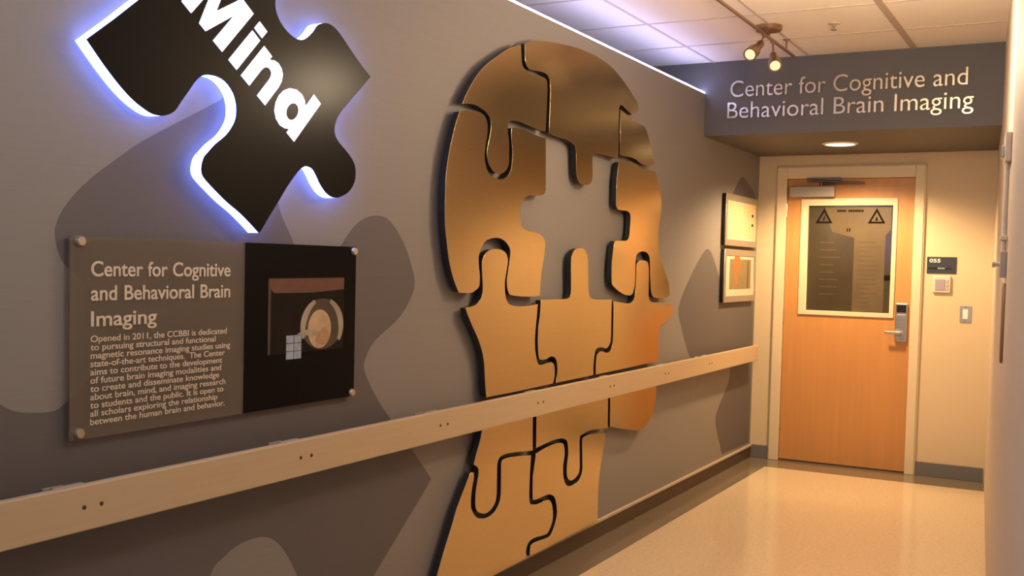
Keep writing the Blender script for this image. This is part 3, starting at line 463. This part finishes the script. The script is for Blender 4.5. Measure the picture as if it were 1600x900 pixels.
WID = [.485, .440, .500, .478, .468, .464, .456, .482, .474, .450, .480]
for i, (ln, wd) in enumerate(zip(BODY, WID)):
    link_mesh('text_line', text_mesh(ln, at(F_LEFT, -3.500, 1.2275-i*0.0213), 0.0235, 0.0202, 0.0208, width=wd, bold=0.0002), 'text_cream', pan)
bm = bmesh.new()       # printed photo of a person's head in the bore of a scanner
def ph(loops, w0, w1, mi): join_into(bm, slab_mesh(loops, F_LEFT, w0, w1), mi)
ph([rect(-2.838, 1.150, -2.456, 1.392)], 0.0200, 0.0204, 0)
ph([rect(-2.836, 1.152, -2.825, 1.385)], 0.0204, 0.0205, 4)
ph([[(-2.832, 1.388), (-2.458, 1.391), (-2.458, 1.352), (-2.62, 1.343), (-2.81, 1.343), (-2.832, 1.362)]], 0.0204, 0.0206, 1)
ph([ellipse(-2.570, 1.238, 0.110, 0.084, 40)], 0.0204, 0.0205, 4)
def arc(cx, cz, r0, r1, kz, a0, a1, n=14):
    f = lambda r, t: (cx+r*math.cos(t), cz+r*kz*math.sin(t))
    ts = [math.radians(a0+(a1-a0)*i/n) for i in range(n+1)]
    return [f(r1, t_) for t_ in ts]+[f(r0-0.012*math.sin(math.pi*i/n), t_) for i, t_ in reversed(list(enumerate(ts)))]
ph([arc(-2.570, 1.232, 0.096, 0.112, 0.84, 112, 205)], 0.0205, 0.0207, 2)
ph([arc(-2.570, 1.232, 0.096, 0.112, 0.84, -35, 68)], 0.0205, 0.0207, 2)
ph([ellipse(-2.585, 1.222, 0.060, 0.064, 32)], 0.0206, 0.0208, 3)
ph([smooth_loop([(-2.70, 1.207), (-2.66, 1.222), (-2.60, 1.216), (-2.575, 1.212), (-2.585, 1.201), (-2.66, 1.204)])], 0.0208, 0.0209, 2)
ph([smooth_loop([(-2.585, 1.213), (-2.560, 1.228), (-2.536, 1.208), (-2.540, 1.180), (-2.566, 1.168), (-2.600, 1.176), (-2.604, 1.192)])], 0.0208, 0.0210, 5)
for i in range(2):
    for j in range(3): ph([rect(-2.750+i*0.038, 1.131+j*0.026, -2.750+i*0.038+0.035, 1.131+j*0.026+0.024)], 0.0206, 0.0209, 6)  # small bluish grid at the lower left
obj('photograph', bm, ['photo_dark', 'photo_rose', 'photo_ring', 'photo_skin', 'photo_mid', 'photo_blush', 'grid_blue'], pan)

# ---------------------------------------------------------------- handrail
ZR0, ZR1 = 0.766, 0.8815
rail = empty('handrail', (0.045, 0, ZR0), 'long flat maple handrail running along the left wall below the brass head', 'handrail')
bm = bmesh.new(); box(bm, (0.066, YB+0.1, ZR0), (0.090, 2.525, ZR1), bevel=0.004)
obj('rail_board', bm, 'rail_wood', rail)
for k in range(10):
    y = -6.06+0.82*k
    if y > 2.4: break
    bm = bmesh.new()
    if not -1.5 < y < 0.7:      # over the brass head the pads bear on the plates
        box(bm, (0.001, y-0.030, ZR0+0.012), (0.010, y+0.030, ZR1-0.010), bevel=0.002)
        box(bm, (0.010, y-0.022, ZR0+0.03), (0.052, y+0.022, ZR1-0.028), bevel=0.002)
    box(bm, (0.052, y-0.045, ZR0+0.012), (0.066, y+0.045, ZR1+0.001), bevel=0.002)
    br = obj('bracket', bm, 'closer_grey', rail)
    for dy in (0.026, 0.078):
        bm = bmesh.new(); tube(bm, (0.088, y+dy, 0.826), (0.0915, y+dy, 0.826), 0.0055, seg=12)
        obj('screw', bm, 'screw', br)

# ---------------------------------------------------------------- two framed pictures by the corner
def picture(y0, y1, z0, z1, lab, build):
    r = empty('picture_frame', (0.0, (y0+y1)/2, z0), lab, 'picture', 'framed pictures by the corner')
    t_ = 0.045
    slab('frame', [rect(y0, z0, y1, z1), rect(y0+t_, z0+t_, y1-t_, z1-t_)[::-1]], F_LEFT, 0.024, 0.032, 'frame_silver', r, bevel=0.002)
    slab('shade_box', [rect(y0+0.003, z0+0.003, y1-0.003, z1-0.003)], F_LEFT, 0.0014, 0.024, 'shade_black', r)  # black sides put the shadow along the frame's edge into the colour
    slab('mat_board', [rect(y0+t_-0.003, z0+t_-0.003, y1-t_+0.003, z1-t_+0.003)], F_LEFT, 0.0242, 0.027, 'mat_board', r)
    build(r)
def cert(r):
    bm = bmesh.new(); f = lambda lp, mi, w1=0.0175: join_into(bm, slab_mesh([lp], F_LEFT, 0.027, w1+0.0105), mi)
    f(rect(1.885, 1.675, 2.195, 1.915), 0); f(rect(2.215, 1.675, 2.53, 1.925), 0)
    for k in range(7): f(rect(1.92, 1.70+k*0.027, 2.15, 1.706+k*0.027), 1, 0.0178); f(rect(2.25, 1.70+k*0.027, 2.40, 1.706+k*0.027), 1, 0.0178)
    f(rect(2.44, 1.765, 2.48, 1.785), 2, 0.0178); f(rect(2.44, 1.835, 2.48, 1.855), 2, 0.0178)
    obj('certificate', bm, ['certificate', 'photo_skin', 'ink_brown'], r)
def art(r):
    bm = bmesh.new(); f = lambda lp, mi, w1=0.0175: join_into(bm, slab_mesh([lp], F_LEFT, 0.027, w1+0.0105), mi)
    f(rect(1.93, 1.305, 2.46, 1.52), 0)
    f(smooth_loop([(2.02, 1.43), (2.01, 1.49), (2.06, 1.545), (2.13, 1.55), (2.19, 1.51), (2.18, 1.45), (2.12, 1.40), (2.13, 1.35), (2.06, 1.33), (2.05, 1.39)]), 1, 0.0178)
    f(rect(2.37, 1.31, 2.40, 1.51), 2, 0.0178)
    obj('art_print', bm, ['photo_olive', 'photo_orange', 'photo_mid'], r)
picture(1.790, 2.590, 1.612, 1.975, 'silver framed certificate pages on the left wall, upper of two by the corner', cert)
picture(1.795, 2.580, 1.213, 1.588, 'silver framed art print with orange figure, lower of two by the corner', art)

# ---------------------------------------------------------------- fittings on the end wall right of the door
t = empty('room_sign', (1.33, YE, 1.452), 'dark navy room number sign right of the door, above card reader', 'sign')
bm = bmesh.new(); box(bm, (1.232, 1.453, 0), (1.427, 1.570, 0.008), bevel=0.002, F=F_END); obj('sign_plate', bm, 'sign_navy', t)
bm = bmesh.new(); join_into(bm, text_mesh('055', at(F_END, 1.249, 1.531), 0.036, 0.0082, 0.0095, width=0.073, bold=0.0008))
obj('room_number', bm, 'sign_text', t)
bm = bmesh.new(); box(bm, (1.245, 1.4835, 0.0075), (1.395, 1.494, 0.0105), bevel=0.001, F=F_END); obj('insert_strip', bm, 'reader_black', t)
bm = bmesh.new()
for k in range(4): box(bm, (1.307+k*0.012, 1.486, 0.0105), (1.315+k*0.012, 1.492, 0.0112), F=F_END)
obj('insert_text', bm, 'sign_text', t)
t = empty('keypad_reader', (1.335, YE, 1.317), 'small grey keypad under the room number sign beside the door', 'keypad')
bm = bmesh.new(); box(bm, (1.276, 1.317, 0), (1.395, 1.437, 0.020), bevel=0.005, F=F_END); obj('housing', bm, 'plastic_pale', t)
bm = bmesh.new(); box(bm, (1.294, 1.332, 0.0195), (1.360, 1.412, 0.023), bevel=0.002, F=F_END); obj('display', bm, 'plastic_lilac', t)
for k in range(3):
    bm = bmesh.new(); box(bm, (1.363, 1.335+k*0.027, 0.0195), (1.383, 1.356+k*0.027, 0.0245), bevel=0.002, F=F_END); obj('button', bm, 'plastic_grey', t)
t = empty('light_switch', (1.50, YE, 1.112), 'white rocker light switch with steel plate, lowest fitting right of the door', 'light switch')
bm = bmesh.new(); box(bm, (1.463, 1.112, 0), (1.538, 1.230, 0.006), bevel=0.002, F=F_END); obj('cover_plate', bm, 'steel', t)
bm = bmesh.new(); box(bm, (1.482, 1.137, 0.005), (1.517, 1.205, 0.012), bevel=0.003, F=F_END); obj('rocker', bm, 'switch_white', t)
for z in (1.122, 1.220):
    bm = bmesh.new(); tube(bm, F_END @ Vector((1.4995, z, 0.005)), F_END @ Vector((1.4995, z, 0.0078)), 0.0035, seg=10)
    obj('screw', bm, 'dark_steel', t)

# ---------------------------------------------------------------- metal lettering on the header
let = empty('wall_lettering', (0.88, YH, 2.39), 'two lines of metal letters on the header reading Center for Cognitive and Behavioral Brain Imaging', 'lettering')
def letters(line, x0, z0, total, size):
    cu = bpy.data.curves.new('text', 'FONT'); cu.size = size; o = bpy.data.objects.new('text', cu); C.objects.link(o)
    def extent(s):
        cu.body = s; dg = bpy.context.evaluated_depsgraph_get(); dg.update()
        me = bpy.data.meshes.new_from_object(o.evaluated_get(dg)); xs = [v.co.x for v in me.vertices]; bpy.data.meshes.remove(me)
        return (min(xs), max(xs)) if xs else (0, 0)
    full = extent(line); k = total/(full[1]-full[0]); res = []
    for i, ch in enumerate(line):
        if ch == ' ': continue
        e1 = extent(line[:i+1]); res.append((ch, e1[1]))
    bpy.data.objects.remove(o); bpy.data.curves.remove(cu)
    for ch, right in res:
        me = text_mesh(ch, Matrix.Identity(4), size, 0, 0.014, squeeze=k, bold=-0.0005)
        wd = max(v.co.x for v in me.vertices)
        me.transform(at(F_HEAD, x0+(right-full[0])*k-wd, z0, 0.004))
        link_mesh('letter', me, 'letter_metal', let)
letters('Center for Cognitive and', 0.172, 2.553, 1.412, 0.150)
letters('Behavioral Brain Imaging', 0.156, 2.417, 1.464, 0.150)

# ---------------------------------------------------------------- lights that show
t = empty('recessed_downlight', (0.74, 2.0, ZS-0.012), 'round lit recessed downlight in the soffit above the door', 'downlight')
F_DN = frame_of((0.74, 2.0, ZS), (1, 0, 0), (0, -1, 0), (0, 0, -1))
bm = bmesh.new(); lathe(bm, [(0.098, 0), (0.118, 0), (0.118, 0.004), (0.100, 0.011), (0.096, 0.006), (0.096, 0)], F_DN, seg=36); obj('trim_ring', bm, 'white_trim', t, smooth=40)
bm = bmesh.new(); lathe(bm, [(0.0, 0.001), (0.098, 0.001), (0.085, 0.009), (0.05, 0.013), (0, 0.014)], F_DN, seg=36); obj('lens', bm, 'lamp_lens', t, smooth=60)
lamp('downlight_lamp', 'SPOT', (0.74, 2.0, ZS-0.03), (0.74, 2.05, 0), 250, WARM, 0.09, spot=150, blend=0.5, parent=t)

bm = bmesh.new(); box(bm, (-0.028, YB, ZL), (-0.002, YH-0.002, ZL+0.011), bevel=0.002)
tagged(obj('led_strip_light', bm, 'led'), 'thin glowing blue-white light strip along the top of the left wall', 'light strip')

tr_ = empty('track_light', (0.653, 0.45, 2.55), 'bronze monorail track light with two spot heads hanging below the ceiling', 'track light')
bm = bmesh.new(); box(bm, (0.6465, -4.0, 2.714), (0.6595, 1.02, 2.730), bevel=0.003); obj('rail', bm, 'bronze', tr_)
bm = bmesh.new(); lathe(bm, [(0, 0), (0.075, 0), (0.075, 0.020), (0.068, 0.028), (0, 0.028)], frame_of((0.645, 0.47, ZC), (1, 0, 0), (0, -1, 0), (0, 0, -1)), seg=28)
tube(bm, (0.650, 0.455, ZC-0.02), (0.653, 0.445, 2.73), 0.008); obj('canopy', bm, 'bronze', tr_, smooth=40)
bm = bmesh.new(); tube(bm, (0.653, 0.835, ZC), (0.653, 0.835, 2.73), 0.006); tube(bm, (0.653, 0.835, ZC-0.006), (0.653, 0.835, ZC), 0.02); obj('support', bm, 'bronze', tr_)
def head(hang, a, b_, energy):
    bm = bmesh.new(); a, b_ = Vector(a), Vector(b_); d = (b_-a); L = d.length
    F = Matrix.Translation(a) @ d.to_track_quat('Z', 'Y').to_matrix().to_4x4()
    lathe(bm, [(0, -0.012), (0.016, -0.010), (0.020, 0.0), (0.021, L*0.45), (0.034, L*0.62), (0.036, L), (0.031, L), (0.026, L*0.75), (0, L*0.72)], F, seg=24)
    tube(bm, hang, a+d*0.12, 0.005, seg=10); tube(bm, (hang[0], hang[1]-0.02, hang[2]), (hang[0], hang[1]+0.02, hang[2]), 0.012, seg=12)
    h = obj('spot_head', bm, 'bronze', tr_, smooth=40)
    bm = bmesh.new(); lathe(bm, [(0, L*0.80), (0.014, L*0.83), (0.024, L*0.93), (0.0285, L*0.975), (0, L*0.99)], F, seg=20); obj('bulb', bm, 'bulb', h, smooth=60)
    lamp('spot_lamp', 'SPOT', b_+d.normalized()*0.03, b_+d*4, energy, (1.0, 0.72, 0.45), 0.03, spot=50, blend=0.7, parent=h)
head((0.653, 0.36, 2.715), (0.645, 0.33, 2.665), (0.630, 0.18, 2.580), 6)
head((0.653, 0.54, 2.715), (0.660, 0.53, 2.640), (0.700, 0.43, 2.560), 6)

t = empty('fire_sprinkler', (0.985, 0.53, ZC-0.04), 'small pale pendant sprinkler head in a ceiling tile', 'sprinkler')
F_ = frame_of((0.985, 0.53, ZC), (1, 0, 0), (0, -1, 0), (0, 0, -1))
bm = bmesh.new(); lathe(bm, [(0, 0), (0.034, 0), (0.032, 0.006), (0.014, 0.009), (0, 0.009)], F_, seg=24); obj('escutcheon', bm, 'ceiling_tee', t, smooth=40)
bm = bmesh.new(); lathe(bm, [(0, 0.009), (0.008, 0.009), (0.008, 0.022), (0.004, 0.026), (0.004, 0.034), (0.016, 0.035), (0.016, 0.037), (0, 0.037)], F_, seg=16); obj('deflector', bm, 'steel', t, smooth=40)

# ---------------------------------------------------------------- fittings on the right wall, seen almost edge-on
t = empty('alarm_strobe', tuple(F_RIGHT @ Vector((3.97, 1.85, 0))), 'small white wall strobe box high on the right wall above a conduit', 'alarm')
bm = bmesh.new(); box(bm, (3.88, 1.845, 0), (4.06, 1.945, 0.022), bevel=0.004, F=F_RIGHT); obj('housing', bm, 'plastic_pale', t)
bm = bmesh.new(); box(bm, (3.93, 1.862, 0.021), (4.01, 1.905, 0.033), bevel=0.005, F=F_RIGHT); obj('lens', bm, 'steel', t)
t = empty('wall_conduit', tuple(F_RIGHT @ Vector((3.97, 1.44, 0))), 'thin pale conduit on the right wall with grey box and steel knob', 'conduit')
bm = bmesh.new()
for u in (3.94, 4.0): tube(bm, F_RIGHT @ Vector((u, 1.535, 0.011)), F_RIGHT @ Vector((u, 1.845, 0.011)), 0.008, seg=12)
box(bm, (3.92, 1.575, 0), (4.02, 1.592, 0.024), bevel=0.003, F=F_RIGHT); obj('pipe', bm, 'plastic_pale', t)
bm = bmesh.new(); box(bm, (3.92, 1.445, 0), (4.04, 1.537, 0.022), bevel=0.004, F=F_RIGHT); obj('junction_box', bm, 'plastic_grey', t)
bm = bmesh.new(); tube(bm, F_RIGHT @ Vector((3.98, 1.492, 0.021)), F_RIGHT @ Vector((3.98, 1.492, 0.040)), 0.008); tube(bm, F_RIGHT @ Vector((3.98, 1.492, 0.036)), F_RIGHT @ Vector((3.98, 1.492, 0.046)), 0.012); obj('knob', bm, 'steel', t)
t = empty('notice_frame', tuple(F_RIGHT @ Vector((3.98, 1.15, 0))), 'narrow brown framed notice on the right wall below the grey conduit box', 'frame')
slab('frame', [rect(3.93, 1.15, 4.05, 1.425), rect(3.945, 1.165, 4.035, 1.41)[::-1]], F_RIGHT, 0.0, 0.010, 'wood_strip', t, bevel=0.002)
slab('sheet', [rect(3.943, 1.163, 4.037, 1.412)], F_RIGHT, 0.001, 0.006, 'mat_board', t)
